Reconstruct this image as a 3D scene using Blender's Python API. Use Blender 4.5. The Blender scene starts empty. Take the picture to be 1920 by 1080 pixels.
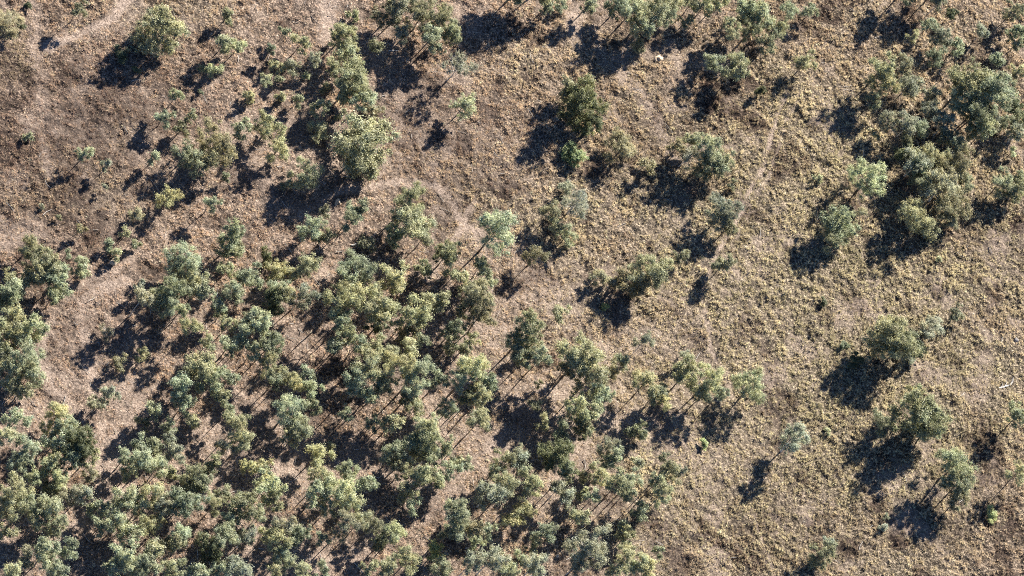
import bpy, math, random
import numpy as np
from mathutils import Vector, Matrix

R = math.radians
sc = bpy.context.scene
col = sc.collection

# ---------------------------------------------------------------- camera, world, sun, exposure
TILT = R(38)
UX, UY = 0.640, 0.768                       # ground direction the camera looks along
st, ct = math.sin(TILT), math.cos(TILT)
VIEW = Vector((st*UX, st*UY, -ct))
RIGHT0 = Vector((UY, -UX, 0.0))
UP0 = Vector((ct*UX, ct*UY, st))
EX = RIGHT0*UY + UP0*UX
EY = UP0*UY - RIGHT0*UX
DIST, WID = 1500.0, 288.0                   # metres from the aerial camera to the ground, metres across
MPP = WID/1920.0
CAM = -VIEW*DIST
cam_d = bpy.data.cameras.new('camera')
cam = bpy.data.objects.new('camera', cam_d); col.objects.link(cam)
cam.matrix_world = Matrix(((EX.x, EY.x, -VIEW.x, CAM.x), (EX.y, EY.y, -VIEW.y, CAM.y),
                           (EX.z, EY.z, -VIEW.z, CAM.z), (0, 0, 0, 1)))
cam_d.sensor_width = 36.0
cam_d.lens = 36.0*DIST/WID
cam_d.clip_start = 5.0; cam_d.clip_end = 9000.0
sc.camera = cam

SUN_EL = R(31)
sx, sy = -0.700, -0.714                     # shadow direction as it shows in the picture
a_ = sx*UX + sy*UY; b_ = sx*UY - sy*UX
SH = (Vector((UX, UY, 0))*(a_/ct) + Vector((UY, -UX, 0))*b_).normalized()   # shadow direction on the ground
TO_SUN = Vector((-SH.x*math.cos(SUN_EL), -SH.y*math.cos(SUN_EL), math.sin(SUN_EL)))
sun_d = bpy.data.lights.new('sun', 'SUN'); sun = bpy.data.objects.new('sun', sun_d); col.objects.link(sun)
sun.rotation_euler = TO_SUN.to_track_quat('Z', 'Y').to_euler()
sun.location = (0, 0, 60)
sun_d.energy = 5.0; sun_d.angle = R(0.53); sun_d.color = (1.0, 0.93, 0.82)

w = bpy.data.worlds.new('World'); sc.world = w; w.use_nodes = True
nt = w.node_tree; nt.nodes.clear()
sk = nt.nodes.new('ShaderNodeTexSky'); sk.sky_type = 'NISHITA'; sk.sun_disc = False; sk.ozone_density = 7.0; sk.air_density = 0.65; sk.dust_density = 0.3
sk.sun_elevation = SUN_EL; sk.sun_rotation = math.atan2(TO_SUN.x, TO_SUN.y)
bg = nt.nodes.new('ShaderNodeBackground'); bg.inputs[1].default_value = 0.05
wo = nt.nodes.new('ShaderNodeOutputWorld')
nt.links.new(sk.outputs[0], bg.inputs[0]); nt.links.new(bg.outputs[0], wo.inputs[0])
sc.view_settings.view_transform = 'Standard'; sc.view_settings.look = 'None'
sc.view_settings.gamma = 1.0; sc.view_settings.exposure = 1.85
sc.render.engine = 'CYCLES'
sc.cycles.use_denoising = False; sc.cycles.filter_width = 1.0
sc.cycles.max_bounces = 6; sc.cycles.diffuse_bounces = 1; sc.cycles.transmission_bounces = 4; sc.cycles.glossy_bounces = 1

def ground_at(px, py, z=0.0):
    """the ground point that stands at (px, py) of the 1920 x 1080 frame"""
    d = VIEW*DIST + EX*((px-960)*MPP) + EY*((540-py)*MPP)
    t = (z - CAM.z)/d.z
    return CAM + d*t

def ground_at_np(px, py):
    dx = VIEW.x*DIST + EX.x*(px-960)*MPP + EY.x*(540-py)*MPP
    dy = VIEW.y*DIST + EX.y*(px-960)*MPP + EY.y*(540-py)*MPP
    dz = VIEW.z*DIST + EX.z*(px-960)*MPP + EY.z*(540-py)*MPP
    t = -CAM.z/dz
    return CAM.x+dx*t, CAM.y+dy*t

def frame_at_np(x, y):
    """ground coordinates to survey coordinates (1 unit = 15 cm), used to lay out zones on the ground"""
    rx, ry, rz = x-CAM.x, y-CAM.y, -CAM.z
    dep = rx*VIEW.x + ry*VIEW.y + rz*VIEW.z
    u = (rx*EX.x + ry*EX.y + rz*EX.z)/dep*DIST/MPP
    v = (rx*EY.x + ry*EY.y + rz*EY.z)/dep*DIST/MPP
    return 960+u, 540-v

# ---------------------------------------------------------------- noise
def vnoise(x, y, s, seed):
    rs = np.random.RandomState(seed); g = rs.rand(256, 256)
    fx, fy = x/s, y/s
    ix, iy = np.floor(fx).astype(int), np.floor(fy).astype(int)
    tx, ty = fx-ix, fy-iy
    tx = tx*tx*(3-2*tx); ty = ty*ty*(3-2*ty)
    a = g[ix & 255, iy & 255]; b = g[(ix+1) & 255, iy & 255]
    c = g[ix & 255, (iy+1) & 255]; d = g[(ix+1) & 255, (iy+1) & 255]
    return (a*(1-tx)+b*tx)*(1-ty) + (c*(1-tx)+d*tx)*ty

def fbm(x, y, s, seed, n=4, gain=0.5):
    t = 0; amp = 1; tot = 0
    for k in range(n):
        ca, sa = math.cos(k*0.7+0.3), math.sin(k*0.7+0.3)
        t = t + amp*vnoise(x*ca-y*sa, x*sa+y*ca, s/2**k, seed+k*17); tot += amp; amp *= gain
    return t/tot

# ---------------------------------------------------------------- the zones of the ground
TRACKS = [   # (points, half width, strength): worn tracks seen as paler, smoother lines
    ([(85, 95), (160, 62), (200, 35), (260, -20)], 11, .9),
    ([(62, 10), (66, 90), (78, 200), (92, 330)], 13, .45),
    ([(620, -20), (618, 25), (612, 60)], 22, .9),
    ([(560, 410), (625, 370), (690, 348), (760, 340), (820, 352), (850, 385), (872, 425), (905, 440)], 10, .85),
    ([(815, 335), (808, 290), (795, 250), (770, 190)], 13, .5),
    ([(872, 425), (850, 455), (820, 500), (800, 520)], 11, .9),
    ([(890, 385), (872, 420)], 8, .8),
    ([(812, 395), (808, 470)], 4, .5),
    ([(1150, 120), (1190, 165), (1230, 230), (1262, 300)], 13, .6),
    ([(1140, 110), (1200, 90), (1260, 90)], 18, .6),
    ([(1480, 170), (1450, 240), (1420, 330), (1385, 400), (1350, 460), (1325, 520)], 5, .8),
    ([(1500, 175), (1468, 250), (1436, 330), (1400, 405), (1365, 470)], 3, .5),
    ([(1318, 530), (1318, 580), (1335, 650), (1360, 700), (1385, 780)], 6, .7),
    ([(1400, 860), (1410, 960), (1435, 1040), (1450, 1100)], 4, .5),
    ([(235, 530), (180, 545), (150, 590), (160, 650), (172, 720)], 14, .8),
    ([(250, 470), (215, 510), (150, 545)], 12, .6),
    ([(172, 720), (190, 780), (188, 850), (190, 910)], 10, .8),
    ([(190, 910), (165, 960), (130, 1000), (110, 1040)], 17, .8),
    ([(95, 600), (75, 660), (95, 730), (130, 760)], 14, .8),
    ([(1000, 720), (1040, 735), (1070, 725)], 22, .9),
    ([(560, 850), (530, 880), (545, 900)], 26, .9),
    ([(620, 880), (650, 860)], 16, .9),
    ([(1250, 545), (1280, 560)], 26, .4),
    ([(620, 1060), (680, 1040), (700, 1000)], 20, .8),
    ([(930, 830), (870, 890), (830, 935), (800, 975)], 13, .8),
    ([(600, 520), (630, 500)], 16, .8),
    ([(960, 560), (1030, 530), (1080, 560), (1060, 610)], 26, .45),
    ([(780, 170), (740, 200), (760, 250)], 26, .45),
    ([(1085, 25), (1075, 55)], 20, .8),
    ([(1360, 120), (1310, 115)], 16, .6),
    ([(720, 390), (740, 370)], 30, .3),
    ([(50, 420), (75, 440)], 14, .6),
    ([(250, 760), (300, 740)], 20, .3),
]
def seg_dist(x, y, pts):
    d = np.full(x.shape, 1e9)
    for (x0, y0), (x1, y1) in zip(pts[:-1], pts[1:]):
        vx, vy = x1-x0, y1-y0
        t = np.clip(((x-x0)*vx+(y-y0)*vy)/(vx*vx+vy*vy), 0, 1)
        d = np.minimum(d, np.hypot(x-x0-t*vx, y-y0-t*vy))
    return d
def blob(x, y, cx, cy, rx, ry, ang=0.0):
    c, s = math.cos(ang), math.sin(ang)
    dx, dy = x-cx, y-cy
    a = (dx*c+dy*s)/rx; b = (-dx*s+dy*c)/ry
    return np.exp(-(a*a+b*b))
def zones(x, y):
    """bare (pale pinkish soil), straw (golden tussocks), dark (brown thatch), green tint; each 0..1"""
    px, py = frame_at_np(x, y)
    wob = fbm(x, y, 9, 5, 3)-.5
    wx, wy = px+wob*22, py+(fbm(x, y, 9, 77, 3)-.5)*22
    bare = np.zeros(x.shape)
    for pts, hw, s in TRACKS:
        d = seg_dist(wx, wy, pts)
        bare = np.maximum(bare, .84*s*np.clip(1.4-d/hw, 0, 1))
    bare = bare*(.5+.5*np.clip(fbm(x, y, 4, 9, 4)*2.6-.65, 0, 1))
    forest = np.maximum(blob(px, py, 480, 880, 620, 330, -.15), blob(px, py, 1000, 800, 330, 300))
    bare = np.maximum(bare, .52*np.clip(forest*1.5, 0, 1)*np.clip(fbm(x, y, 14, 31, 4)*2.6-.75, 0, 1))
    mid = blob(px, py, 560, 300, 380, 190)
    bare = np.maximum(bare, .45*mid*np.clip(fbm(x, y, 12, 33, 4)*3-.9, 0, 1))
    bare = np.maximum(bare, .42*np.clip(fbm(x, y, 9, 35, 5)*5-2.8, 0, 1))
    straw = 1.5*blob(px, py, 1540, 620, 480, 640) + .55*blob(px, py, 1050, 380, 240, 110) + .5*blob(px, py, 330, 20, 170, 60) \
        + .5*blob(px, py, 140, 370, 170, 60) + .4*blob(px, py, 1010, 120, 110, 60) + .5*blob(px, py, 1280, 920, 90, 120) + .45*blob(px, py, 230, 250, 80, 40)
    straw = np.clip(straw*(.35+1.2*fbm(x, y, 13, 41, 4)), 0, 1)
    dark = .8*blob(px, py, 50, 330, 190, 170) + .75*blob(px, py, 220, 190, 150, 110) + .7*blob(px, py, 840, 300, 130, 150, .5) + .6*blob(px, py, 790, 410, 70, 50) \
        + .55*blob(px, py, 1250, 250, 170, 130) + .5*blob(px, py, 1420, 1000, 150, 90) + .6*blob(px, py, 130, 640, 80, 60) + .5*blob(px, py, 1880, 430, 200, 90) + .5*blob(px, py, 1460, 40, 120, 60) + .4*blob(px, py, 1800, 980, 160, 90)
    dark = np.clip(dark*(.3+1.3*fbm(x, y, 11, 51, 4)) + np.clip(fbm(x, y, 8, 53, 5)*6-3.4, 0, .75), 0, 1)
    green = np.clip((blob(px, py, 1600, 600, 360, 420)*.9 + blob(px, py, 15, 90, 60, 70) + .4*blob(px, py, 1180, 40, 120, 80))*(fbm(x, y, 8, 61, 4)*1.9-.35), 0, 1)
    return bare, straw, dark, green
def height(x, y):
    return (fbm(x, y, 60, 3, 3)-.5)*2.4

# ---------------------------------------------------------------- materials
def new_mat(name):
    m = bpy.data.materials.new(name); m.use_nodes = True
    n = m.node_tree; n.nodes.clear()
    return m, n, n.nodes, n.links
def mixrgb(N, L, fac, a, b, mode='MIX'):
    x = N.new('ShaderNodeMix'); x.data_type = 'RGBA'; x.blend_type = mode
    for s, v in ((x.inputs[0], fac), (x.inputs[6], a), (x.inputs[7], b)):
        if hasattr(v, 'default_value') or hasattr(v, 'is_linked'): L.new(v, s)
        elif isinstance(v, (int, float)): s.default_value = v
        else: s.default_value = (*v, 1)
    return x.outputs[2]
def ramp(N, L, src, stops):
    r = N.new('ShaderNodeValToRGB'); L.new(src, r.inputs[0])
    el = r.color_ramp.elements
    while len(el) < len(stops): el.new(.5)
    for e, (p, c) in zip(el, stops): e.position = p; e.color = (*c, 1) if len(c) == 3 else c
    return r.outputs[0]
def noise(N, L, co, scale, detail=4, rough=.6):
    n = N.new('ShaderNodeTexNoise'); n.inputs['Scale'].default_value = scale
    n.inputs['Detail'].default_value = detail; n.inputs['Roughness'].default_value = rough
    L.new(co, n.inputs['Vector']); return n.outputs[0]

def mat_ground():
    m, n, N, L = new_mat('soil_and_thatch')
    tc = N.new('ShaderNodeTexCoord').outputs['Object']
    z = N.new('ShaderNodeAttribute'); z.attribute_name = 'zone'
    sp = N.new('ShaderNodeSeparateColor'); L.new(z.outputs['Color'], sp.inputs[0])
    fine = noise(N, L, tc, 1.5, 6, .75)
    base = ramp(N, L, fine, [(.36, (.018, .013, .011)), (.47, (.060, .044, .036)), (.55, (.19, .142, .110)), (.66, (.54, .42, .33))])
    strw = ramp(N, L, fine, [(.36, (.020, .016, .012)), (.47, (.065, .052, .036)), (.55, (.19, .155, .11)), (.66, (.54, .45, .33))])
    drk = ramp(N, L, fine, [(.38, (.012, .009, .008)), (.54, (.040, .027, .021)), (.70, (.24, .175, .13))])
    bar = ramp(N, L, noise(N, L, tc, 1.6, 7, .75), [(.36, (.08, .058, .048)), (.48, (.27, .21, .172)), (.64, (.52, .42, .355))])
    c = mixrgb(N, L, sp.outputs[1], base, strw)
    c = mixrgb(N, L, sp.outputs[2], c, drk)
    c = mixrgb(N, L, sp.outputs[0], c, bar)
    b = N.new('ShaderNodeBsdfPrincipled'); L.new(c, b.inputs['Base Color'])
    b.inputs['Roughness'].default_value = .95; b.inputs['Specular IOR Level'].default_value = .1
    bp = N.new('ShaderNodeBump'); bp.inputs['Strength'].default_value = 1.0; bp.inputs['Distance'].default_value = .4
    L.new(noise(N, L, tc, 2.1, 6, .65), bp.inputs['Height']); L.new(bp.outputs[0], b.inputs['Normal'])
    o = N.new('ShaderNodeOutputMaterial'); L.new(b.outputs[0], o.inputs[0])
    return m

def leafy(name, attr, transl, use_obj, tt=(1.08, 1.10, .92)):
    """thin leaves or blades: diffuse with some light passing through; colour from the 'tint' attribute and the object's own colour"""
    m, n, N, L = new_mat(name)
    a = N.new('ShaderNodeAttribute'); a.attribute_name = attr
    c = a.outputs['Color']
    if use_obj:
        oi = N.new('ShaderNodeObjectInfo')
        c = mixrgb(N, L, 1.0, oi.outputs['Color'], c, 'MULTIPLY')
    d = N.new('ShaderNodeBsdfDiffuse'); L.new(c, d.inputs[0])
    t = N.new('ShaderNodeBsdfTranslucent')
    L.new(mixrgb(N, L, 1.0, c, tt, 'MULTIPLY'), t.inputs[0])
    mx = N.new('ShaderNodeMixShader'); mx.inputs[0].default_value = transl
    L.new(d.outputs[0], mx.inputs[1]); L.new(t.outputs[0], mx.inputs[2])
    last = mx.outputs[0]
    if use_obj:
        g = N.new('ShaderNodeBsdfGlossy'); g.inputs['Roughness'].default_value = .55; g.inputs[0].default_value = (.8, .85, .9, 1)
        m2 = N.new('ShaderNodeMixShader'); m2.inputs[0].default_value = .02
        L.new(last, m2.inputs[1]); L.new(g.outputs[0], m2.inputs[2]); last = m2.outputs[0]
    o = N.new('ShaderNodeOutputMaterial'); L.new(last, o.inputs[0])
    return m

def mat_bark():
    m, n, N, L = new_mat('eucalypt_bark')
    oi = N.new('ShaderNodeObjectInfo')
    tc = N.new('ShaderNodeTexCoord').outputs['Object']
    v = ramp(N, L, noise(N, L, tc, 9, 4, .6), [(.3, (.55, .5, .45)), (.7, (1.0, .98, .95))])
    c = mixrgb(N, L, 1.0, oi.outputs['Color'], v, 'MULTIPLY')
    b = N.new('ShaderNodeBsdfPrincipled'); L.new(c, b.inputs['Base Color']); b.inputs['Roughness'].default_value = .85
    o = N.new('ShaderNodeOutputMaterial'); L.new(b.outputs[0], o.inputs[0])
    return m

def mat_plain(name, lo, hi, scale):
    m, n, N, L = new_mat(name)
    tc = N.new('ShaderNodeTexCoord').outputs['Object']
    c = ramp(N, L, noise(N, L, tc, scale, 5, .65), [(.3, lo), (.7, hi)])
    b = N.new('ShaderNodeBsdfPrincipled'); L.new(c, b.inputs['Base Color']); b.inputs['Roughness'].default_value = .9
    o = N.new('ShaderNodeOutputMaterial'); L.new(b.outputs[0], o.inputs[0])
    return m

M_GROUND = mat_ground()
M_LEAF = leafy('eucalypt_leaves', 'tint', .46, True)
M_GRASS = leafy('dry_grass_blades', 'tint', .42, False, (1.05, 1.0, .92))
M_BARK = mat_bark()
M_STUMP = mat_plain('weathered_stump_wood', (.30, .24, .18), (.62, .53, .42), 3)
M_GREYWOOD = mat_plain('silvered_dead_wood', (.30, .28, .26), (.66, .63, .58), 4)
M_MOUND = mat_plain('pale_clay_mound', (.36, .27, .19), (.60, .48, .34), 2)
M_STONE = mat_plain('grey_field_stone', (.16, .15, .15), (.40, .38, .37), 2)

# ---------------------------------------------------------------- meshes from arrays
def mesh_np(name, v, f, mat, tint=None, attr='tint', smooth=False):
    """v: (n,3); f: (m,k) one k for all faces; tint: (n,3) per point"""
    me = bpy.data.meshes.new(name)
    v = np.asarray(v, np.float32); f = np.asarray(f, np.int32); k = f.shape[1]
    me.vertices.add(len(v)); me.vertices.foreach_set('co', v.ravel())
    me.loops.add(f.size); me.loops.foreach_set('vertex_index', f.ravel())
    me.polygons.add(len(f)); me.polygons.foreach_set('loop_start', np.arange(len(f), dtype=np.int32)*k)
    try: me.polygons.foreach_set('loop_total', np.full(len(f), k, np.int32))
    except Exception: pass
    me.update(calc_edges=True)
    if tint is not None:
        at = me.attributes.new(attr, 'FLOAT_COLOR', 'POINT')
        at.data.foreach_set('color', np.concatenate([tint, np.ones((len(v), 1))], 1).astype(np.float32).ravel())
    if smooth: me.polygons.foreach_set('use_smooth', np.ones(len(f), bool))
    me.materials.append(mat)
    return me
def link(name, me, parent=None):
    o = bpy.data.objects.new(name, me); col.objects.link(o)
    if parent is not None: o.parent = parent
    return o

# ---------------------------------------------------------------- ground sheet, split into open ground and worn track
def axis(lo, hi, step, far):
    c = np.arange(lo, hi+step, step)
    g = [c]; a, b, s = lo, hi, step
    left, right = [], []
    while a > -far:
        s *= 1.35; a -= s; b += s; left.append(a); right.append(b)
    return np.concatenate([np.array(left[::-1]), c, np.array(right)])
cx, cy = ground_at_np(np.array([-60., 1980, -60, 1980]), np.array([-60., -60, 1140, 1140]))
X0, X1, Y0, Y1 = cx.min(), cx.max(), cy.min(), cy.max()
gx = axis(X0, X1, .42, 5000); gy = axis(Y0, Y1, .42, 5000)
GX, GY = np.meshgrid(gx, gy, indexing='ij')
inside = ((GX > X0-8) & (GX < X1+8) & (GY > Y0-8) & (GY < Y1+8))
b_, s_, d_, g_ = zones(GX, GY)
rough = (1-.8*b_)
micro = ((fbm(GX, GY, 1.9, 101, 3)-.5)*1.15 + (vnoise(GX, GY, 4.2, 107)-.5)*.7)*rough*inside
GZ = height(GX, GY) + micro
nx, ny = GX.shape
idx = np.arange(nx*ny).reshape(nx, ny)
quads = np.stack([idx[:-1, :-1], idx[1:, :-1], idx[1:, 1:], idx[:-1, 1:]], -1).reshape(-1, 4)
V = np.stack([GX.ravel(), GY.ravel(), GZ.ravel()], 1)
Z = np.stack([b_.ravel(), s_.ravel(), d_.ravel()], 1)
isb = (b_.ravel()[quads].mean(1) > .30) & inside.ravel()[quads].all(1)
px_, py_ = frame_at_np(GX, GY)
near = np.full(GX.shape, False)
for pts, hw, s in TRACKS[:21]:
    near |= seg_dist(px_, py_, pts) < hw*1.5
isb &= near.ravel()[quads].all(1)
def part_mesh(name, sel):
    q = quads[sel]; used, inv = np.unique(q.ravel(), return_inverse=True)
    return mesh_np(name, V[used], inv.reshape(-1, 4), M_GROUND, Z[used], 'zone', True)
for nm, sel in (('ground', ~isb), ('dirt_track', isb)):
    o = link(nm, part_mesh(nm, sel)); o['kind'] = 'structure'
def zmicro(x, y):
    b = zones(x, y)[0]
    return height(x, y) + ((fbm(x, y, 1.9, 101, 3)-.5)*1.15 + (vnoise(x, y, 4.2, 107)-.5)*.7)*(1-.8*b)

# ---------------------------------------------------------------- dry grass tussocks, one mass nobody could count
rs = np.random.RandomState(7)
NT = 900000
gxr = rs.uniform(X0, X1, NT); gyr = rs.uniform(Y0, Y1, NT)
fx, fy = frame_at_np(gxr, gyr)
keep = (fx > -40) & (fx < 1960) & (fy > -40) & (fy < 1120)
gxr, gyr = gxr[keep], gyr[keep]
zb, zs, zd, zg = zones(gxr, gyr)
clump = .58*fbm(gxr, gyr, .95, 201, 2)+.27*fbm(gxr, gyr, 3.3, 211, 3)+.15*fbm(gxr, gyr, 14, 221, 3)
keep = rs.rand(len(gxr)) < np.clip((clump-.44)*9, .04, 1)*(1-.93*np.clip(zb*1.5, 0, 1))
gxr, gyr, zb, zs, zd, zg, clump = (a[keep] for a in (gxr, gyr, zb, zs, zd, zg, clump))
n = len(gxr)
gz = zmicro(gxr, gyr)
hgt = (.24+.50*rs.rand(n)**1.5)*np.clip(.4+(clump-.4)*4, .4, 1.3)*(.75+.5*zs)*(1-.5*zb)
K = 6
ang = rs.rand(n, K)*2*np.pi
spread = rs.uniform(.08, .27, (n, K))
bw = rs.uniform(.035, .085, (n, K))
base = np.stack([gxr, gyr, gz-.05], 1)[:, None, :]
dirv = np.stack([np.cos(ang), np.sin(ang), np.zeros_like(ang)], -1)
prp = np.stack([-np.sin(ang), np.cos(ang), np.zeros_like(ang)], -1)
off = dirv*(spread*.35)[..., None]
p0 = base+off+prp*bw[..., None]; p1 = base+off-prp*bw[..., None]
p2 = base+dirv*(spread*1.9)[..., None] + np.stack([np.zeros((n, K)), np.zeros((n, K)), hgt[:, None]*rs.uniform(.6, 1.15, (n, K))], -1)
P = np.stack([p0, p1, p2], 2).reshape(-1, 3)
c_tan = np.array([.73, .56, .42]); c_straw = np.array([.70, .62, .44]); c_brown = np.array([.22, .155, .125]); c_green = np.array([.33, .33, .21]); c_pink = np.array([.64, .52, .45])
t = rs.rand(n, 1)
C = c_tan*(1-zs[:, None]) + c_straw*zs[:, None]
pk = np.clip(fbm(gxr, gyr, 16, 301, 3)*3-1.2, 0, 1)[:, None]*(1-zs[:, None])
C = C*(1-.6*pk) + c_pink*.6*pk
br = np.clip(zd[:, None]*.75 + (fbm(gxr, gyr, 2.5, 311, 3)[:, None]-.5)*1.8 + (t-.5)*1.0, 0, .95)
C = C*(1-br) + c_brown*br
gr = np.clip(zg[:, None]*.55 + (rs.rand(n, 1) > .93)*.45, 0, .85)
C = C*(1-gr) + c_green*gr
C = np.clip(C*rs.uniform(.78, 1.2, (n, 1))*(.50+.80*fbm(gxr, gyr, 1.3, 331, 3)[:, None]+.35*fbm(gxr, gyr, 13, 341, 4)[:, None]), 0, .85)
C = np.repeat(C, K*3, 0)
g = link('dry_grass', mesh_np('dry_grass', P, np.arange(len(P)).reshape(-1, 3), M_GRASS, C))
g['kind'] = 'stuff'; g['label'] = 'tufted dry straw and brown grass covering the whole slope'

# ---------------------------------------------------------------- low scrub under and between the trees of the dense stand
rs = np.random.RandomState(19)
NU = 200000
ux = rs.uniform(X0, X1, NU); uy = rs.uniform(Y0, Y1, NU)
fx, fy = frame_at_np(ux, uy)
den = np.clip(blob(fx, fy, 420, 900, 560, 300, -.15)*1.3 + blob(fx, fy, 1000, 880, 260, 230) + .8*blob(fx, fy, 1780, 260, 150, 170, -.6) + .5*blob(fx, fy, 620, 120, 200, 120) + .6*blob(fx, fy, 40, 640, 60, 150), 0, 1)
pat = fbm(ux, uy, 5.5, 401, 4)
keep = (fx > -40) & (fx < 1960) & (fy > -40) & (fy < 1120) & (rs.rand(NU) < den*np.clip((pat-.53)*7, 0, 1)*(1-zones(ux, uy)[0]))
ux, uy, pat = ux[keep], uy[keep], pat[keep]; n = len(ux)
uz = zmicro(ux, uy) + rs.rand(n)*np.clip((pat-.5)*14, .3, 2.2)
ctr = np.stack([ux, uy, uz], 1)
nn = rs.normal(size=(n, 3)) + np.array([0, 0, .8]); nn /= np.linalg.norm(nn, axis=1)[:, None]
t_ = np.cross(nn, rs.normal(size=(n, 3))); t_ /= np.linalg.norm(t_, axis=1)[:, None]; b2 = np.cross(nn, t_)
L_ = rs.uniform(.10, .26, n)[:, None]; W_ = L_*rs.uniform(.3, .6, n)[:, None]
Q = np.stack([ctr-t_*L_, ctr+b2*W_, ctr+t_*L_, ctr-b2*W_], 1).reshape(-1, 3)
mixv = np.clip(fbm(ux, uy, 4, 411, 2)*2-.5, 0, 1)[:, None]
CU = (np.array([.30, .31, .20])*mixv + np.array([.36, .34, .26])*(1-mixv))*rs.uniform(.65, 1.25, (n, 1))
u = link('undergrowth', mesh_np('undergrowth', Q, np.arange(n*4).reshape(-1, 4), M_GRASS, np.repeat(CU, 4, 0)))
u['kind'] = 'stuff'; u['label'] = 'low grey-green scrub and seedlings between the trees of the dense stand'

rs = np.random.RandomState(23)
NS = 1500
ux = rs.uniform(X0, X1, NS); uy = rs.uniform(Y0, Y1, NS); fx, fy = frame_at_np(ux, uy)
den = np.clip(blob(fx, fy, 480, 820, 620, 380, -.15)*1.2 + blob(fx, fy, 650, 120, 280, 160) + blob(fx, fy, 1780, 260, 160, 200, -.6) + .12, 0, 1)
keep = (fx > -30) & (fx < 1950) & (fy > -30) & (fy < 1110) & (rs.rand(NS) < den)
V_, F_ = [], []
ux, uy = ux[keep], uy[keep]
for x, y, z in zip(ux, uy, zmicro(ux, uy)+.15):
    a = rs.uniform(0, 6.28); l = rs.uniform(.4, 1.9); wd = rs.uniform(.03, .10)
    dx, dy = math.cos(a)*l, math.sin(a)*l; px, py = -math.sin(a)*wd, math.cos(a)*wd
    b0 = len(V_); bend = rs.uniform(-.2, .2)*l
    for t in (-1, 0, 1):
        ox = x+dx*t+px/wd*bend*(t == 0); oy = y+dy*t+py/wd*bend*(t == 0); h = z+.1*rs.rand()+(.25*rs.rand() if t else 0)
        V_ += [(ox+px, oy+py, h), (ox, oy, h+wd*1.6), (ox-px, oy-py, h)]
    for k in (0, 3): F_ += [(b0+k, b0+k+1, b0+k+4, b0+k+3), (b0+k+1, b0+k+2, b0+k+5, b0+k+4), (b0+k+2, b0+k, b0+k+3, b0+k+5)]
d_ = link('fallen_twigs', mesh_np('fallen_twigs', np.array(V_), np.array(F_), M_GREYWOOD))
d_['kind'] = 'stuff'; d_['label'] = 'litter of grey fallen twigs and bark among the trees'

# ---------------------------------------------------------------- crowns
def make_crown(seed, nclump, nleaf, leaf, zr, gap=.5, droop=.0):
    """unit crown: leaf sprays round the ends of many twigs; gaps between them. Returns a mesh about (0,0,0), radius 1"""
    r = np.random.RandomState(seed)
    # twig ends fill an uneven volume made of a few big boughs, most of them near its upper outside
    nb = max(4, int(nclump**.5)+1)
    ba = np.arange(nb)*2.4 + r.uniform(-.5, .5, nb)
    brr = r.uniform(.30, .62, nb)*(1.15 if gap > .6 else 1); bz = r.uniform(-.5, .55, nb)
    boughs = np.stack([np.cos(ba)*brr, np.sin(ba)*brr, bz], 1); boughs[0] = (r.uniform(-.12, .12), r.uniform(-.12, .12), .5); boughs[1] = (r.uniform(-.15, .15), r.uniform(-.15, .15), 0)
    bs = r.uniform(.34, .50, nb)*(.8 if gap > .6 else 1)
    pick = np.arange(nclump) % nb
    d = r.normal(size=(nclump, 3)); d /= np.linalg.norm(d, axis=1)[:, None]
    cc = boughs[pick] + d*(bs[pick]*r.uniform(.35, 1.0, nclump))[:, None]
    rad = np.hypot(cc[:, 0], cc[:, 1]); over = np.maximum(rad/.92, 1); cc[:, :2] /= over[:, None]
    cs = r.uniform(.11, .24, nclump)*(34/nclump)**.33
    per = np.maximum(4, (nleaf*cs**2/np.sum(cs**2)).astype(int))
    ci = np.repeat(np.arange(nclump), per); n = len(ci)
    d = r.normal(size=(n, 3)); d /= np.linalg.norm(d, axis=1)[:, None]
    d[:, 2] = np.where((d[:, 2] < -.2) & (r.rand(n) < .6), -d[:, 2]*.7, d[:, 2])
    p = cc[ci] + d*(cs[ci]*np.abs(r.normal(0, .62, n)+.35))[:, None]*np.array([1.12, 1.12, .86])
    p[:, 2] -= droop*r.rand(n)*cs[ci]*1.5
    # leaf spray normal: mostly outward and up
    nn = d*.8 + np.array([0, 0, .6]) + r.normal(size=(n, 3))*.5; nn /= np.linalg.norm(nn, axis=1)[:, None]
    t = np.cross(nn, r.normal(size=(n, 3))); t /= np.linalg.norm(t, axis=1)[:, None]
    b = np.cross(nn, t)
    L = leaf*r.uniform(.6, 1.35, n)[:, None]; W = L*r.uniform(.30, .6, n)[:, None]
    q = np.stack([p-t*L, p+b*W*.9-t*L*.1, p+t*L-nn*L*.3, p-b*W-t*L*.1], 1).reshape(-1, 3)
    q = q.reshape(-1, 4, 3); k_ = np.percentile(np.hypot(q[:, 0, 0], q[:, 0, 1]), 90); q /= k_; cc = cc/k_; q = q.reshape(-1, 3)
    q[:, 2] *= zr
    tone = r.uniform(.7, 1.25, nclump)[ci]*r.uniform(.88, 1.12, n)
    warm = r.uniform(-.06, .06, nclump)[ci]
    T = np.stack([tone*(1+warm), tone, tone*(1-warm*1.3)], 1)
    return mesh_np('crown', q, np.arange(n*4).reshape(-1, 4), M_LEAF, np.repeat(T, 4, 0)), cc*np.array([1, 1, zr])

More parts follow.
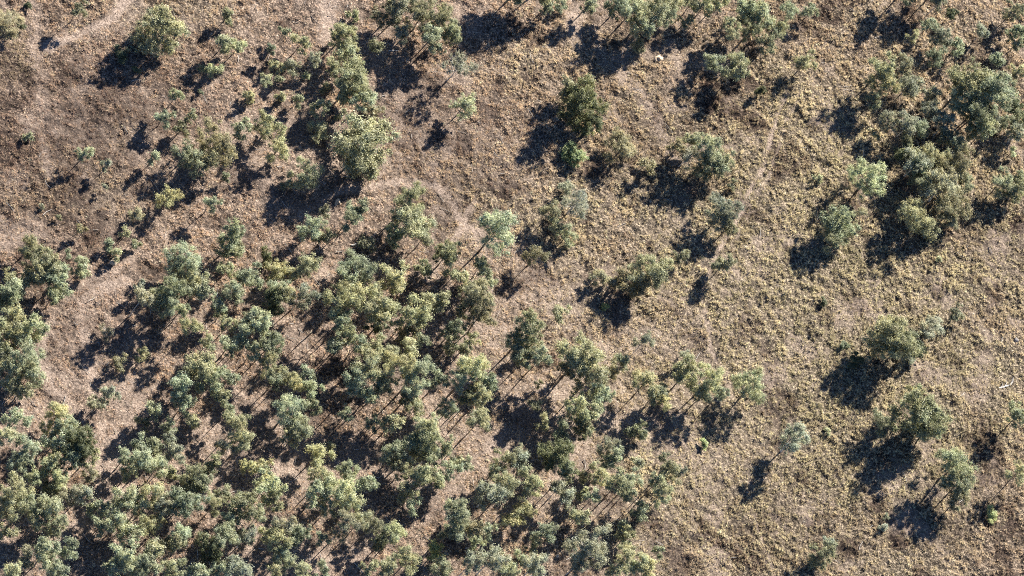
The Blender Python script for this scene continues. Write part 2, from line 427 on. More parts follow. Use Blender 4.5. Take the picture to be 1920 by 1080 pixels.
def tube(V_, F_, path, rads, ns=6):
    b0 = len(V_)
    for i, (p, rr) in enumerate(zip(path, rads)):
        d = (path[min(i+1, len(path)-1)]-path[max(i-1, 0)])
        d = d/(np.linalg.norm(d)+1e-9)
        a = np.cross(d, (0.31, .77, .55)); a /= np.linalg.norm(a)+1e-9; c = np.cross(d, a)
        for k in range(ns):
            th = 2*math.pi*k/ns
            V_.append(p + (a*math.cos(th)+c*math.sin(th))*rr)
    for i in range(len(path)-1):
        for k in range(ns):
            F_.append((b0+i*ns+k, b0+i*ns+(k+1) % ns, b0+(i+1)*ns+(k+1) % ns, b0+(i+1)*ns+k))
def make_trunk(seed, ratio, cc, thick, zr, nlimb=9, twigs=False):
    """unit trunk for a crown of radius 1 centred ratio above the ground; limbs run to the twig ends cc"""
    r = np.random.RandomState(seed); V_, F_ = [], []
    top = ratio + .35*zr; fork = max(ratio-.75*zr, ratio*.35)
    bend = r.normal(size=2)*.07
    z = np.linspace(0, top, 8)
    cen = np.stack([bend[0]*np.sin(z/top*3), bend[1]*np.sin(z/top*2.4), z], 1)
    rads = thick*(1-.82*z/top); rads[0] *= 1.5
    z0 = cen.copy(); z0[0, 2] = -.12
    tube(V_, F_, z0, rads, 7)
    for j in r.permutation(len(cc))[:nlimb]:
        e = cc[j] + np.array([0, 0, ratio])
        s = r.uniform(0, 1); zs = min(fork + s*(top-fork)*.6, max(e[2]-.15, fork))
        st_ = np.array([np.interp(zs, z, cen[:, 0]), np.interp(zs, z, cen[:, 1]), zs])
        mid = st_*.45+e*.55 + np.array([0, 0, -.10])+r.normal(size=3)*.04
        tr = thick*.5*(1-.5*s)
        tube(V_, F_, np.stack([st_, mid, e]), [tr, tr*.62, tr*.22], 5)
        for q in range(3 if twigs else 1):
            e2 = e + r.normal(size=3)*.22
            tube(V_, F_, np.stack([mid, (mid+e2)/2+r.normal(size=3)*.03, e2]), [tr*.45, tr*.3, tr*.12], 4)
    return mesh_np('trunk', np.array(V_), np.array(F_), M_BARK, None, smooth=True)

SIZES = {'big': (125, 20000, .030), 'mid': (74, 11000, .042), 'small': (42, 6000, .063), 'tiny': (22, 2300, .11)}
RATIOS = [.75, 1.3, 2.0, 3.0, 4.4]
CROWNS, TRUNKS = {}, {}
def crown_proto(size, fam, var):
    k = (size, fam, var)
    if k not in CROWNS:
        ncl, nl, lf = SIZES[size]; sd = 1000+hash_of(k)
        if fam == 'dense': a = (int(ncl*1.1), int(nl*1.3), lf, 1.0)
        elif fam == 'open': a = (int(ncl*.95), int(nl*.95), lf*.95, 1.05)
        elif fam == 'sparse': a = (int(ncl*.9), int(nl*1.1), lf*.92, 1.1)
        else: a = (int(ncl*.6), int(nl*.55), lf*.85, 1.05)
        CROWNS[k] = make_crown(sd, a[0], a[1], a[2], a[3], .5 if fam == 'dense' else .7)
    return CROWNS[k]
def hash_of(k):
    h = 7
    for ch in str(k): h = (h*31+ord(ch)) % 99991
    return h
def trunk_proto(ck, ri, cc, dead):
    k = (ck, ri)
    if k not in TRUNKS:
        size = ck[0]
        th = {'big': .052, 'mid': .052, 'small': .06, 'tiny': .065}[size]*(1.0 if RATIOS[ri] > 1 else .7)
        TRUNKS[k] = make_trunk(hash_of(k), RATIOS[ri], cc, th, .9, {'big': 14, 'mid': 10, 'small': 7, 'tiny': 4}[size]*(2 if dead else 1), dead)
    return TRUNKS[k]

#            crown colour,           family,  words
KIND = {
    'g': ((0.29, 0.305, 0.205), 'open', 'grey-green'),
    'l': ((0.38, 0.4, 0.275), 'open', 'pale sage'),
    'y': ((.415, .42, .26), 'open', 'yellowish-green'),
    'b': ((.36, .40, .19), 'dense', 'bright green'),
    'd': ((0.15, 0.165, 0.09), 'dense', 'dark green'),
    'o': ((.29, .28, .185), 'open', 'dull olive'),
    's': ((.34, .345, .26), 'sparse', 'thin silvery'),
    'x': ((0.36, 0.35, 0.27), 'dead', 'nearly leafless'),
    'k': ((0.35, 0.36, 0.24), 'dense', 'thick olive-green'),
    'm': ((0.29, 0.31, 0.2), 'dense', 'full mid-green'),
}
def place(name, x, y, r, kind, lean, k, rng):
    colr, fam, _w = KIND[kind]
    stand = (x < 1000 and y > 540 and x > 230) or (x < 1260 and y > 800)
    lean = lean*(1.0 if stand else .76 if r > 13 else .85)
    Rm = r*MPP*(1.16 if 470 < x < 720 and 40 < y < 300 else 1.12 if x > 1500 and y < 460 else 1.03 if stand and r > 16 else 1.08 if r > 13 else 1.2); H = lean*MPP/st
    size = 'big' if r >= 27 else 'mid' if r >= 17 else 'small' if r >= 10.5 else 'tiny'
    nv = {'big': 6, 'mid': 9, 'small': 6, 'tiny': 4}[size]
    var = rng.randint(0, nv-1)
    ck = (size, fam, var)
    cme, cc = crown_proto(*ck)
    ratio = H/Rm
    ri = min(range(len(RATIOS)), key=lambda i: abs(math.log(RATIOS[i]/ratio)))
    tme = trunk_proto(ck, ri, cc, fam == 'dead')
    # the crown centre stands H above its foot
    p = ground_at(x, y, H)
    gz = float(zmicro(np.array([[p.x]]), np.array([[p.y]]))[0, 0])
    root = bpy.data.objects.new(name, None); col.objects.link(root)
    root.empty_display_size = .5
    root.location = (p.x, p.y, gz); root.rotation_euler = (0, 0, rng.uniform(0, 6.283))
    t = link('trunk', tme, root); t.scale = (Rm, Rm, Rm*ratio/RATIOS[ri])
    tb = rng.choice([(.16, .13, .11), (.20, .17, .14), (.13, .10, .085)]) if kind not in 'xs' else (.72, .70, .66)
    t.color = (*tb, 1)
    c = link('crown', cme, root); c.location = (0, 0, H)
    zs = min(1.0, ratio*.8) if ratio < 1.0 else rng.uniform(.95, 1.2)
    c.scale = (Rm*rng.uniform(.97, 1.08), Rm*rng.uniform(.97, 1.08), Rm*zs)
    j = rng.uniform(.80, 1.15); wv = rng.uniform(-.07, .07)
    j *= 1.12; c.color = (colr[0]*j*(1+wv)*1.02, colr[1]*j, colr[2]*j*(1-wv)*.96, 1)
    return root

DATA = """
# x y r kind lean ; ! label
10 45 27 o 14 ! low wide olive thicket tree cut by the photo's left edge near the top corner
38 48 7 d 5
52 8 6 d 5
148 18 14 g 34 ! small dark round tree with a bare stem beside the curved pale track, top left
293 58 36 k 34 ! large olive-green tree standing alone above the brown slope in the upper left
228 99 12 d 8
255 130 7 d 6
428 27 10 g 16
420 80 14 l 28
445 87 14 y 28
402 130 11 y 15
380 128 7 m 10
375 172 5 g 5
330 178 11 m 34
306 222 15 l 22
358 220 10 g 20
340 240 13 g 15
454 240 13 l 22
52 256 7 g 9
567 76 16 l 35
518 122 12 l 15
547 125 14 s 15
520 150 9 l 10
573 140 7 y 8
646 60 21 m 38
653 96 22 l 35
668 24 9 y 12
730 25 24 o 34
757 12 26 s 42
795 28 28 o 42
832 40 27 g 50
812 72 22 l 46
845 60 18 m 48
858 125 26 x 40 ! nearly leafless pale-branched tree above the brown open slope, upper middle
872 196 18 l 34
666 146 27 m 50
680 185 20 l 42
645 170 14 l 40
612 160 9 g 8
523 182 9 g 10
700 200 17 o 12
504 238 22 y 32
522 280 20 y 30
598 243 17 l 14
682 275 46 k 44 ! very large dense olive-green crown, biggest tree of the upper left group
635 217 6 g 5
1025 8 13 g 25
975 -30 34 m 52
1020 -38 30 m 52
1052 8 12 l 12
1105 5 16 l 35
1188 14 26 l 52
1226 12 30 g 52
1216 50 15 l 46
1250 28 18 g 45
1198 85 13 g 12
1325 6 20 y 42
1300 4 16 g 36
1290 35 12 g 20
1373 42 15 l 48
1372 62 13 l 46
1430 30 26 l 52
1410 52 18 m 48
1443 78 20 g 45
1462 52 18 m 48
1480 20 18 g 45
1342 114 18 l 36
1386 108 17 l 44
1378 135 16 l 38
1096 196 36 d 40 ! large dark green tree beside the brightest green bush, upper middle
1112 232 17 d 30
1064 168 13 o 20
1168 275 30 o 26 ! soft dull olive low tree next to the brightest green bush
1078 287 19 b 12 ! small vivid lime-green bush in deep shade, brightest plant of the photo
1428 170 9 d 12
1520 20 14 g 22
1512 114 18 g 30
1762 2 13 s 35
1713 68 12 l 34
1785 24 10 d 20
1768 72 17 s 28
1797 84 16 l 26
1652 132 26 y 46 ! tall yellow-green tree with long shadow west of the big upper right grove
1664 162 20 y 42
1640 185 15 g 32
1690 126 18 s 36
1757 106 17 g 30
1706 158 20 s 30
1910 78 15 l 26
1902 18 18 o 30
1818 150 34 m 66
1858 175 32 k 70
1832 205 28 m 64
1800 190 18 l 55
1668 228 18 s 26
1640 252 9 g 10
1700 262 14 g 24
1865 222 13 x 50 ! bare white-limbed branch tree poking out of the big upper right crown
1902 200 14 d 18
1885 228 19 g 25
1896 160 12 g 25
158 287 12 l 26
200 310 8 s 20
292 290 10 g 25
196 348 5 s 12
348 288 20 l 36
396 278 34 o 30
370 312 17 l 34
384 300 15 g 30
317 370 20 y 24 ! compact rounded yellow-olive tree beside a long shadow, left of the middle
257 400 11 s 10
236 437 9 l 14
206 457 8 l 10
219 473 9 l 12
253 456 9 g 8
396 382 12 l 26
424 330 8 g 10
110 407 5 g 5
78 389 5 s 5
148 430 9 o 12
55 460 20 g 36
80 500 27 k 36
106 526 24 m 35
60 522 16 l 34
152 502 15 l 22
126 476 8 g 12
18 525 14 l 22
345 486 30 l 38
358 518 24 l 34
330 500 17 l 34
436 448 24 m 42
465 520 22 l 30
425 505 13 y 26
440 545 20 l 40
262 541 10 s 15
578 325 28 l 30 ! rounded pale sage tree alone between two dark shadow pools, left of the clearing
537 346 8 g 10
608 395 9 s 20
584 428 21 l 36
605 445 12 g 30
655 410 19 l 46
672 398 12 g 44
770 372 27 y 58 ! taller yellow-green crown of the big pair below the clearing loop
772 418 36 k 44 ! broad drooping olive crown just beneath the taller yellow-green crown by the loop
742 440 18 m 34
795 445 16 o 36
932 430 32 l 70 ! tall sage-green tree on a long bare dark stem, alone beside the forked track
842 472 20 m 46
866 520 13 l 40
668 500 30 l 34
650 525 20 l 32
735 520 26 l 34
700 545 15 g 30
690 458 14 o 16
575 497 19 l 36
518 505 17 y 24
543 514 12 y 24
524 542 19 l 28
500 480 12 d 15
798 505 13 m 32
848 512 12 l 30
903 500 15 m 40
912 526 13 g 34
876 545 13 g 30
1082 378 27 x 38 ! dead white-branched tree on straw-coloured ground at the photo's centre
1062 350 14 s 16
1062 443 18 l 20
1035 396 18 o 28
1215 312 15 o 18
1332 290 33 k 40 ! broad olive tree alone beside the faint straight track, right of the middle
1286 296 15 x 26
1320 322 17 g 24
1372 346 9 o 8
1352 400 27 s 32
1365 425 15 o 24
1222 510 30 g 32
1205 535 13 o 20
1125 515 13 s 15
1148 528 10 s 14
1276 480 13 o 18
1356 496 12 o 24
1005 480 18 o 30
1632 330 33 y 44 ! dense pale yellow-green tree of round clumps with its own separate shadow, right
1538 333 8 l 8
1568 420 29 m 30
1560 452 18 l 22
1606 402 13 s 22
1716 308 25 s 36
1786 308 30 o 42
1765 352 36 s 42
1788 390 28 o 34
1716 408 28 l 30
1745 425 15 l 24
1735 345 18 g 38
1880 340 21 l 34
1796 272 20 l 36
1772 255 16 g 34
1830 250 15 g 30
1900 282 10 y 12
1790 415 11 s 12
1760 484 6 y 4
8 556 19 m 32
22 584 19 l 34
62 616 22 y 40
20 628 26 m 32
48 664 30 l 42
20 700 22 l 34
56 702 22 l 38
8 668 16 m 30
36 735 13 l 26
100 556 14 m 34
30 540 13 l 28
266 560 16 s 42
340 580 14 y 32
315 576 18 l 36
360 613 18 y 34
416 586 10 y 20
428 606 15 l 34
430 648 16 l 32
408 572 14 l 30
204 622 13 x 12
268 662 12 g 14
222 682 11 o 10
204 740 13 s 26
180 760 14 s 20
380 686 26 k 42
398 716 24 y 42
432 708 14 l 36
338 728 22 l 40
346 756 18 l 34
318 797 13 l 22
362 788 11 l 20
430 764 14 l 30
445 792 22 l 40
415 740 14 g 34
106 784 28 y 42
30 790 20 l 36
122 806 20 k 36
290 768 14 l 30
270 790 12 g 20
320 546 22 m 38
294 560 15 g 34
370 545 16 l 36
390 640 14 g 30
470 600 16 l 40
455 630 15 l 34
514 568 20 d 25 ! dark rounded shady tree at the upper rim of the dense forest
534 548 17 l 34
566 556 22 s 30
490 602 22 l 46
506 642 21 m 40
478 655 16 l 34
636 564 26 y 56
676 556 25 y 56
704 578 24 k 54
728 584 21 m 46
640 600 18 m 50
786 584 26 y 46 ! bright yellow-green bubbly crown at the upper middle of the dense forest
806 560 13 l 40
760 600 14 l 40
826 568 14 l 36
652 624 21 m 50
676 640 19 l 44
625 648 14 g 40
706 612 14 d 32
686 664 15 l 38
762 626 16 o 20
896 555 28 o 46
905 590 24 o 42
876 575 15 g 36
850 616 19 m 32
844 642 12 l 26
887 634 13 l 30
868 655 14 g 24
706 648 19 l 40
728 660 17 l 38
766 656 16 l 36
790 640 12 l 28
745 684 27 y 62 ! golden-topped tall crown in the middle of the dense forest
690 690 24 l 56
668 716 22 l 50
692 742 17 y 42
782 696 27 l 60
775 728 20 l 52
716 722 17 g 46
885 690 26 y 60 ! lime-topped tall crown near the right flank of the dense forest
866 712 20 l 54
912 714 18 m 50
900 742 20 l 50
876 744 14 m 42
822 714 16 l 34
840 768 18 l 36
896 788 23 l 50
500 680 18 l 36
532 704 14 l 30
516 712 13 g 30
554 716 17 y 36
584 724 18 y 42
574 700 12 l 34
542 768 28 l 42
568 798 22 l 38
546 800 14 m 32
590 760 12 g 34
736 790 16 l 34
780 766 18 l 38
760 748 12 g 34
650 775 13 g 32
700 792 12 g 28
800 800 22 l 44
984 626 31 m 46 ! full deep green round tree beside the pale clearing, right rim of the dense forest
970 660 16 g 38
1050 587 14 l 56 ! small round crown on a long slanting bare stem beyond the forest's upper rim
1136 572 6 b 6
1014 668 19 l 60
980 676 13 g 28
1086 670 32 k 62 ! tallest brown-olive tree with a thick dark trunk leaning over the bare patch
1106 706 26 o 54
1064 690 17 o 54
1124 744 22 l 46
1082 768 24 y 46
1104 780 16 l 40
1150 690 17 o 32
1168 676 12 g 26
1210 636 13 s 56
1212 716 22 l 46
1240 754 17 y 36
1244 728 11 g 30
1228 742 13 g 32
1288 698 25 y 52
1336 706 27 y 52
1320 735 17 g 40
1352 735 13 l 40
1290 664 11 s 16
1410 722 28 y 40 ! lone rounded yellow-green tree with a long shadow, just right of the forest's tip
1195 806 16 m 14
1094 800 17 m 34
1020 792 13 l 28
1052 808 12 g 24
1002 762 11 g 30
1010 720 7 g 12
1545 564 7 d 5
1664 628 31 k 44
1694 643 30 m 42
1670 660 18 l 32
1604 676 14 d 9
1700 666 15 s 14
1720 652 13 d 12
1748 612 23 s 15
1792 590 14 o 14
1586 646 9 d 5
1725 778 40 m 40 ! very large grey-green tree alone on the grassy slope, lower right
1708 742 15 y 34
1745 800 24 l 36
1652 794 21 g 26
1908 780 20 m 36
1490 820 25 s 46 ! thin silvery tree on a slanting bare stem, alone on the grass near lower right
1552 806 6 y 4
10 818 19 l 34
50 842 22 l 40
100 832 16 l 30
146 832 28 d 36
165 855 13 y 30
102 862 18 m 34
136 866 16 m 32
30 872 18 l 28
62 896 14 y 26
90 884 16 y 28
112 902 17 y 28
96 918 12 m 20
30 922 28 l 42
20 958 22 l 36
50 952 18 l 34
86 958 24 l 36
104 982 20 l 32
64 978 13 l 26
130 930 18 s 30
154 924 16 s 30
172 888 12 s 20
84 1034 22 l 36
128 1035 13 l 28
106 1070 18 l 32
24 1076 18 l 34
50 1050 15 s 30
10 1000 14 l 24
234 856 16 l 32
264 836 13 l 26
290 836 12 g 22
316 824 11 s 20
328 848 15 s 36
272 864 20 l 42
300 870 20 l 40
244 882 15 y 34
322 886 10 y 22
360 890 20 l 32
372 912 16 g 28
400 870 12 y 26
424 836 14 s 28
456 824 19 l 40
468 872 13 y 28
240 930 24 l 42
290 928 22 l 42
262 950 16 l 34
306 946 18 s 36
340 942 23 m 42
372 940 18 l 36
402 944 17 l 32
420 925 12 g 28
456 945 26 m 42
430 976 16 l 32
184 952 15 g 26
220 978 22 l 36
190 990 15 l 28
244 1000 16 l 32
272 988 18 y 34
296 975 13 l 28
336 1002 17 l 32
318 1022 13 g 26
400 1036 20 d 32
420 1008 24 g 38
385 1010 15 g 30
230 1042 24 l 38
256 1058 20 l 34
286 1032 16 l 30
214 1068 15 l 26
326 1064 19 y 36
370 1072 16 l 30
446 1062 20 s 34
462 1004 16 s 30
410 1068 14 l 28
545 814 20 l 34
490 876 15 y 30
595 850 22 y 30 ! yellow-green low tree beside the pink bare patch inside the lower forest
621 838 8 g 10
500 912 26 y 38
516 938 15 l 32
650 884 18 m 34
602 896 18 l 38
634 916 26 y 46
596 924 22 l 42
660 940 20 l 42
616 950 16 l 36
690 906 15 l 26
676 975 17 l 42
648 982 20 s 44
536 984 22 s 38
556 1002 20 m 36
520 1014 22 y 38
530 1042 18 l 32
502 1000 13 l 26
604 1010 11 l 26
560 1066 20 l 36
606 1070 16 l 30
516 1072 15 l 28
700 980 18 o 26
740 1000 20 y 34
714 1016 14 m 22
726 1068 18 l 36
762 1052 24 y 40
694 1062 12 l 24
740 848 20 g 34
756 880 18 l 30
776 834 16 l 32
790 828 27 m 42
812 854 17 l 38
832 836 17 l 40
798 890 26 y 46
845 882 18 l 36
862 870 14 l 30
822 905 14 m 32
762 924 15 l 28
772 950 12 l 22
858 972 27 k 56 ! olive-gold crown with a forked dark stem in the lower middle of the forest
884 992 16 o 44
838 1000 14 g 26
890 1016 13 y 28
814 1036 15 b 16 ! small bright green round sapling tree near the bottom edge of the forest
830 1064 20 l 32
911 995 13 l 14
920 922 24 s 38
950 912 22 l 40
945 862 20 g 34
932 884 13 l 30
968 850 15 s 28
920 1048 24 s 38
880 1058 17 s 32
950 1068 18 l 32
1042 850 27 d 36 ! dark green dense tree among paler crowns at the forest's lower right
972 870 16 s 28
992 905 24 y 36
980 956 19 y 28
960 975 12 y 24
1060 886 15 m 36
1120 890 19 l 28
1092 896 12 g 18
1140 838 18 s 32
1148 862 13 l 26
1046 916 16 s 28
1062 936 13 s 26
1112 932 14 l 30
1092 926 10 g 22
1084 970 14 l 30
1160 905 22 y 46
1184 900 17 l 44
1176 920 12 g 34
1200 960 14 l 16
1165 985 10 l 12
1250 876 21 g 46
1270 890 12 s 40
1234 900 13 l 44
1240 926 18 l 46
1195 866 10 s 18
1022 1000 20 l 30
1000 1022 13 g 24
1106 1030 34 s 44 ! broad feathery silvery crown at the bottom of the forest, above the photo's edge
1085 1052 18 s 34
1180 1040 21 l 36
1174 1006 14 y 20
1158 1068 15 l 30
1216 1064 20 y 34
1236 1030 9 g 28
1000 1062 22 s 26
976 1048 14 l 24
1196 1062 13 l 28
1322 832 8 b 5
1788 872 32 y 50 ! tall yellow-green tree with a slanting dark trunk, lower right corner area
1800 905 24 k 46
1798 935 16 o 34
1862 962 12 b 7 ! small glossy dark-bright bush in a dark pool, lower right corner area
1911 886 18 l 42
1540 1040 22 g 20 ! soft grey-green tree alone on grass at the bottom edge, right part
1556 1022 12 s 20
1662 970 6 g 4
1656 988 7 s 5
1848 228 26 m 60
1760 300 20 l 34
1806 340 20 g 36
1905 250 14 s 26
1690 290 14 d 28
1200 42 22 l 46
1165 4 20 m 44
1262 4 20 l 46
1402 18 24 m 48
1350 -2 18 l 44
1755 -20 26 m 44
1700 -25 24 m 44
1906 58 16 m 28
1912 130 16 l 24
1912 332 14 m 22
1915 226 18 m 28
1745 205 18 s 34
1770 232 20 s 36
1728 244 17 l 30
1745 178 15 s 30
1908 352 18 m 32
1040 420 13 g 24
1192 522 20 o 30
1162 528 16 o 24
1735 288 22 l 38
1700 236 20 s 34
1722 322 18 m 34
1840 60 14 s 24
1870 110 14 m 26
1745 45 13 l 26
225 949 12 s 24
280 1063 16 l 32
486 964 12 l 33
498 150 11 l 22
508 92 9 g 18
534 60 9 g 20
590 108 11 s 24
600 200 13 l 26
560 185 10 g 20
470 180 9 l 16
625 120 12 g 30
705 85 12 g 26
752 62 14 s 26
1268 278 15 o 26
1302 262 16 k 30
1350 312 17 o 28
"""
# ---------------------------------------------------------------- every tree, shrub and sapling, one by one
MARKS = [   # (x, y, short words): things and places anyone can find again
    (10, 45, 'the wide olive tree in the top corner'), (148, 18, 'the small dark tree by the curved track'),
    (293, 58, 'the large olive tree above the brown slope'), (504, 245, 'the pair of yellow-green crowns'),
    (682, 275, 'the biggest olive crown'), (566, 76, 'the sage tree under the pinkish patch'),
    (666, 150, 'the tall crown beside the bare pink ground'), (855, 125, 'the nearly leafless pale tree'),
    (770, 10, 'the white-limbed trees on the top edge'), (1205, 15, 'the big sage crowns on the top edge'),
    (1430, 35, 'the tall clump by the top edge'), (1237, 107, 'the pale mound with a dark hole'),
    (1096, 196, 'the large dark green tree'), (1078, 287, 'the lime-green bush'),
    (1332, 290, 'the broad olive tree by the straight track'), (1652, 140, 'the tall yellow-green twin crown'),
    (1835, 170, 'the great grove crown with white limbs'), (1632, 330, 'the dense round-clumped crown'),
    (1568, 420, 'the mid-green tree with the longest shadow'), (1765, 355, 'the wide grey grove crown'),
    (317, 370, 'the compact yellow-olive tree'), (213, 492, 'the pale round stump'), (578, 325, 'the round sage tree between shadow pools'),
    (772, 395, 'the big pair below the loop track'), (635, 380, 'the pale clay mound'), (932, 430, 'the lone tree on a long stem'),
    (1082, 378, 'the dead white-branched tree'), (1225, 510, 'the grey tree over the double shadow'), (95, 505, 'the broad crowns by the left edge'),
    (345, 490, 'the tall crowns at the forest top corner'), (436, 448, 'the dark and light tree above the forest'),
    (50, 665, 'the left edge clump'), (514, 568, 'the dark round tree'), (650, 570, 'the olive-yellow crowns with forked limbs'),
    (786, 584, 'the bright bubbly crown'), (896, 570, 'the dull olive crown at the forest rim'), (745, 684, 'the golden-topped crown'),
    (885, 690, 'the lime-topped crown'), (984, 626, 'the deep green round tree'), (1086, 690, 'the brown-olive tree over the bare patch'),
    (1315, 702, 'the yellow-green pair at the forest tip'), (1410, 722, 'the lone tree past the forest tip'),
    (1680, 640, 'the green clump with the long dark shadow'), (1725, 778, 'the very large grey-green tree'),
    (1490, 820, 'the thin silvery tree'), (1788, 880, 'the tall yellow tree with slanting trunk'), (1862, 962, 'the glossy bush in the dark pool'),
    (390, 700, 'the tall forest crowns by the leaning stem'), (146, 832, 'the dark olive tree by the narrow track'),
    (185, 860, 'the narrow pale track'), (85, 895, 'the cluster of small yellowish crowns'), (595, 850, 'the yellow-green tree by the pink patch'),
    (635, 916, 'the wide sage crown below the pink patch'), (790, 828, 'the dense green crown over the shadow'), (858, 972, 'the olive-gold crown'),
    (1042, 850, 'the dark dense tree'), (1160, 905, 'the bright yellow-lit crown'), (1106, 1030, 'the broad feathery silvery crown'),
    (150, 990, 'the pale track end'), (400, 1036, 'the shadowy dark tree'), (240, 930, 'the sage crowns in the dense corner'),
    (814, 1036, 'the small bright sapling'), (700, 1000, 'the pale open strip'), (470, 870, 'the small vivid yellow crowns'),
    (1250, 880, 'the grey crown on the forest right rim'), (1540, 1040, 'the soft tree on the bottom edge'), (345, 290, 'the feathery olive thicket')]
DIRW = ['east of', 'above and right of', 'straight above', 'above and left of', 'west of', 'below and left of', 'straight below', 'below and right of']
DIRW[0], DIRW[4] = 'right of', 'left of'
SIZEW = [(5.5, 'tiny'), (8.5, 'very small'), (12.5, 'small'), (16.5, 'smallish'), (21.5, 'medium'), (26.5, 'large'), (99, 'very large')]
def frac(v, n):
    return ['far edge', 'first tenth', 'second tenth', 'third tenth', 'fourth tenth', 'fifth tenth', 'sixth tenth', 'seventh tenth', 'eighth tenth', 'ninth tenth', 'last tenth'][min(10, int(v/n*10)+1)]
used = set()
def nwords(s): return len(s.replace('-', '').split())
def make_label(x, y, r, kind, lean, noun):
    sz = next(w_ for m_, w_ in SIZEW if r < m_)
    form = 'tall-stemmed ' if lean/r > 2.9 else 'low ' if lean/r < 1.0 else ''
    kw = KIND[kind][2]
    near = sorted(MARKS, key=lambda m: math.hypot(m[0]-x, m[1]-y))
    near = [m for m in near if math.hypot(m[0]-x, m[1]-y) > 9][:5]
    def rel(m):
        d = math.hypot(m[0]-x, m[1]-y); k = int(round(math.atan2(m[1]-y, x-m[0])/(math.pi/4))) % 8
        far = 'just ' if d < 38 else 'a little ' if d < 75 else '' if d < 130 else 'well '
        return far + DIRW[k] + ' ' + m[2]
    for m in near[:3]:
        for f in ('', form):
            s = f'{sz} {f}{kw} {noun} {rel(m)}'
            if s.lower() not in used and nwords(s) <= 16: used.add(s.lower()); return s
    side = 'top' if y < 135 else 'upper part' if y < 380 else 'middle' if y < 700 else 'lower part' if y < 950 else 'bottom'
    for m in near:
        for f in (form, ''):
            for extra in (' in shade', ) if False else ('second ', 'third ', 'fourth '):
                s = f'{extra}{sz} {f}{kw} {noun} {rel(m)}'
                if s.lower() not in used and nwords(s) <= 16: used.add(s.lower()); return s
    return f'{sz} {kw} {noun} {side}'

rng = random.Random(5)
rows = []
for ln in DATA.strip().splitlines():
    if ln.startswith('#') or not ln.strip(): continue
    a, _, lab = ln.partition('!')
    x, y, r, k, L_ = a.split()
    rows.append((int(x), int(y), float(r), k, float(L_), lab.strip()))
for *_a, lab in rows:
    if lab: used.add(lab.lower())
dense = lambda x, y: ((x < 1000 and y > 540) or (x < 1260 and y > 800)) and not (x < 240 and y < 740)
for x, y, r, k, L_, lab in rows:
    if k == 'x': nm, noun, cat, grp = 'dead_tree', 'tree', 'dead tree', 'bare pale trees'
    elif L_/r < 1.3 and r <= 16: nm, noun, cat, grp = 'shrub', 'shrub', 'shrub', 'shrubs scattered over the dry grass'
    elif r <= 16: nm, noun, cat, grp = 'small_gum_tree', 'small-crowned gum tree', 'young tree', 'young gum trees among the older ones'  # split by crown radius alone: saplings together with small grown trees
    else: nm, noun, cat, grp = 'gum_tree', 'gum tree', 'tree', 'gum trees of the open woodland'
    o = place(nm, x, y, r, k, L_, 0, rng)
    o['label'] = lab or make_label(x, y, r, k, L_, noun)
    o['category'] = cat; o['group'] = grp

# ---------------------------------------------------------------- small lone things on the ground
def jitter_tube(path, rads, seed, ns=8):
    V_, F_ = [], []; tube(V_, F_, np.array(path), rads, ns)
    V_ = np.array(V_); V_ += np.random.RandomState(seed).normal(size=V_.shape)*.02
    return V_, F_
def add_thing(name, me, x, y, rz, label, cat):
    p = ground_at(x, y, .3)
    o = link(name, me); o.location = (p.x, p.y, float(zmicro(np.array([[p.x]]), np.array([[p.y]]))[0, 0]))
    o.rotation_euler = (0, 0, rz); o['label'] = label; o['category'] = cat
    return o
def lump(name, rx, ry, h, seed, mat, hollow=False):
    """rounded rough mound; with a hollow, a dark pit eaten into one side"""
    V_, F_ = [], []; nr, ns = 9, 22; r_ = random.Random(seed)
    ph = [r_.uniform(0, 6.28) for _ in range(4)]
    for i in range(nr):
        t_ = i/(nr-1)
        for k in range(ns):
            th = 2*math.pi*k/ns
            w_ = 1+.14*math.sin(2*th+ph[0])+.1*math.sin(3*th+ph[1])+.06*math.sin(5*th+ph[2])+r_.uniform(-.04, .04)
            rr = math.sin(t_*math.pi/2*1.0)*w_
            zz = math.cos(t_*math.pi/2)*h*(1+r_.uniform(-.08, .08)) - .12
            xx, yy = rr*rx*math.cos(th), rr*ry*math.sin(th)
            if hollow:
                q = math.hypot(xx/rx+.38, yy/ry+.30)
                if q < .42: zz -= h*.95*(1-q/.42)**.5
            V_.append((xx, yy, zz))
    for i in range(nr-1):
        for k in range(ns):
            F_.append((i*ns+k, (i+1)*ns+k, (i+1)*ns+(k+1) % ns, i*ns+(k+1) % ns))
    return mesh_np(name, np.array(V_), np.array(F_), mat)
add_thing('clay_mound', lump('clay_mound', 1.35, 1.1, .75, 3, M_MOUND, True), 1237, 107, .3, 'pale clay mound with a dark hollow, beside the track in the upper right clearing', 'mound')
add_thing('clay_mound', lump('clay_mound', 1.5, 1.15, .8, 8, M_MOUND, True), 634, 380, 1.1, 'pale straw-coloured clay mound with a dark hollow inside the loop track', 'mound')
add_thing('boulder', lump('boulder', .95, .8, .95, 5, M_STUMP), 212, 491, .4, 'pale rounded boulder casting a small shadow at the end of the left clearing', 'boulder')
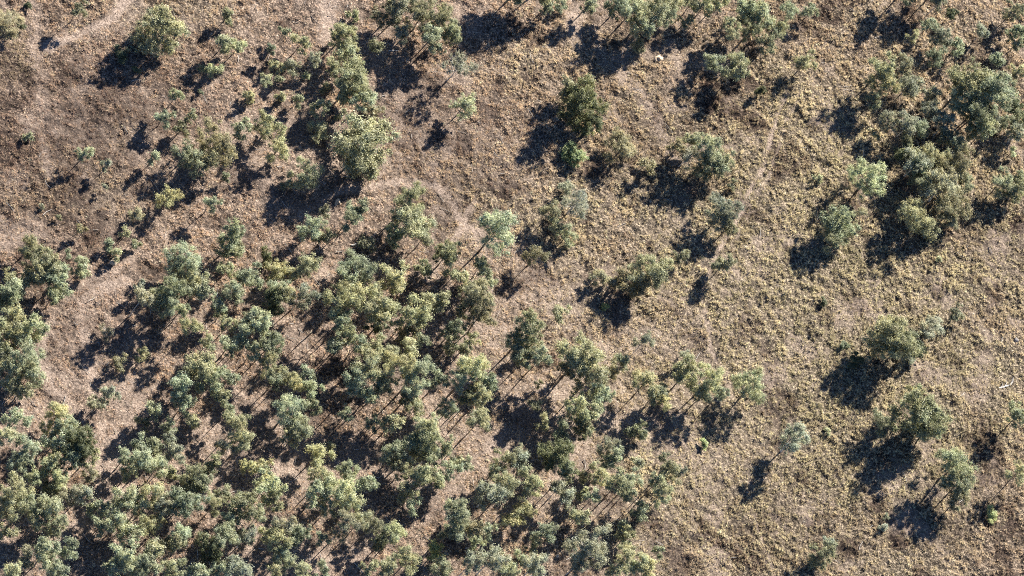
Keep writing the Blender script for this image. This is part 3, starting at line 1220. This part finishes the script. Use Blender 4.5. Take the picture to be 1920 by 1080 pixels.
add_thing('boulder', lump('boulder', .9, .65, .6, 6, M_STONE), 1908, 636, .9, 'grey stone half sunk in the grass near the photo\'s right edge', 'boulder')
add_thing('boulder', lump('boulder', .5, .4, .35, 9, M_STUMP), 1221, 378, .2, 'small whitish stone on the straw grass below the double shadow', 'boulder')
def logm(name, L_, r0, seed, branches=0):
    rr = random.Random(seed)
    pts = [(-L_/2, 0, r0*.8), (-L_/6, rr.uniform(-.15, .15), r0), (L_/6, rr.uniform(-.15, .15), r0*1.1), (L_/2, 0, r0*.8)]
    V_, F_ = [], []; tube(V_, F_, np.array(pts), [r0, r0*.92, r0*.8, r0*.5], 8)
    for b_i in range(branches):
        t_ = rr.uniform(-.25, .5)*L_; s_ = rr.choice((-1, 1)); bl = rr.uniform(.25, .5)*L_
        tube(V_, F_, np.array([(t_, 0, r0), (t_+bl*.5, s_*bl*.35, r0*2.2), (t_+bl*.8, s_*bl*.8, r0*rr.uniform(1, 5))]), [r0*.45, r0*.3, r0*.12], 5)
    return mesh_np(name, np.array(V_), np.array(F_), M_GREYWOOD, smooth=True)
add_thing('fallen_log', logm('fallen_log', 2.2, .26, 1, 1), 666, 457, .35, 'short white fallen log beside dark shadow above the dense forest', 'log')
add_thing('fallen_log', logm('fallen_log', 3.2, .22, 2, 1), 740, 92, .15, 'thin pale fallen log lying in shade under the top edge trees', 'log')
add_thing('fallen_tree', logm('fallen_tree', 5.2, .24, 3, 7), 1885, 723, .35, 'silvery fallen dead tree with broken branches on grass near the right edge', 'fallen tree')
add_thing('fallen_log', logm('fallen_log', 3.0, .2, 5, 2), 1705, 157, .6, 'grey log shape standing in for a trunk and its shadow near the great grove', 'log')  # log shape added in place of a standing trunk and its cast shadow
def stump():
    V_, F_ = jitter_tube([(0, 0, -.1), (0, 0, .12), (0, 0, .5), (0, 0, .52)], [.55, .42, .36, .02], 4, 12)
    return mesh_np('tree_stump', V_, np.array(F_), M_STUMP)
add_thing('tree_stump', stump(), 1046, 1041, 0, 'cut stump on the pale grass by the silvery crown at the bottom', 'stump')
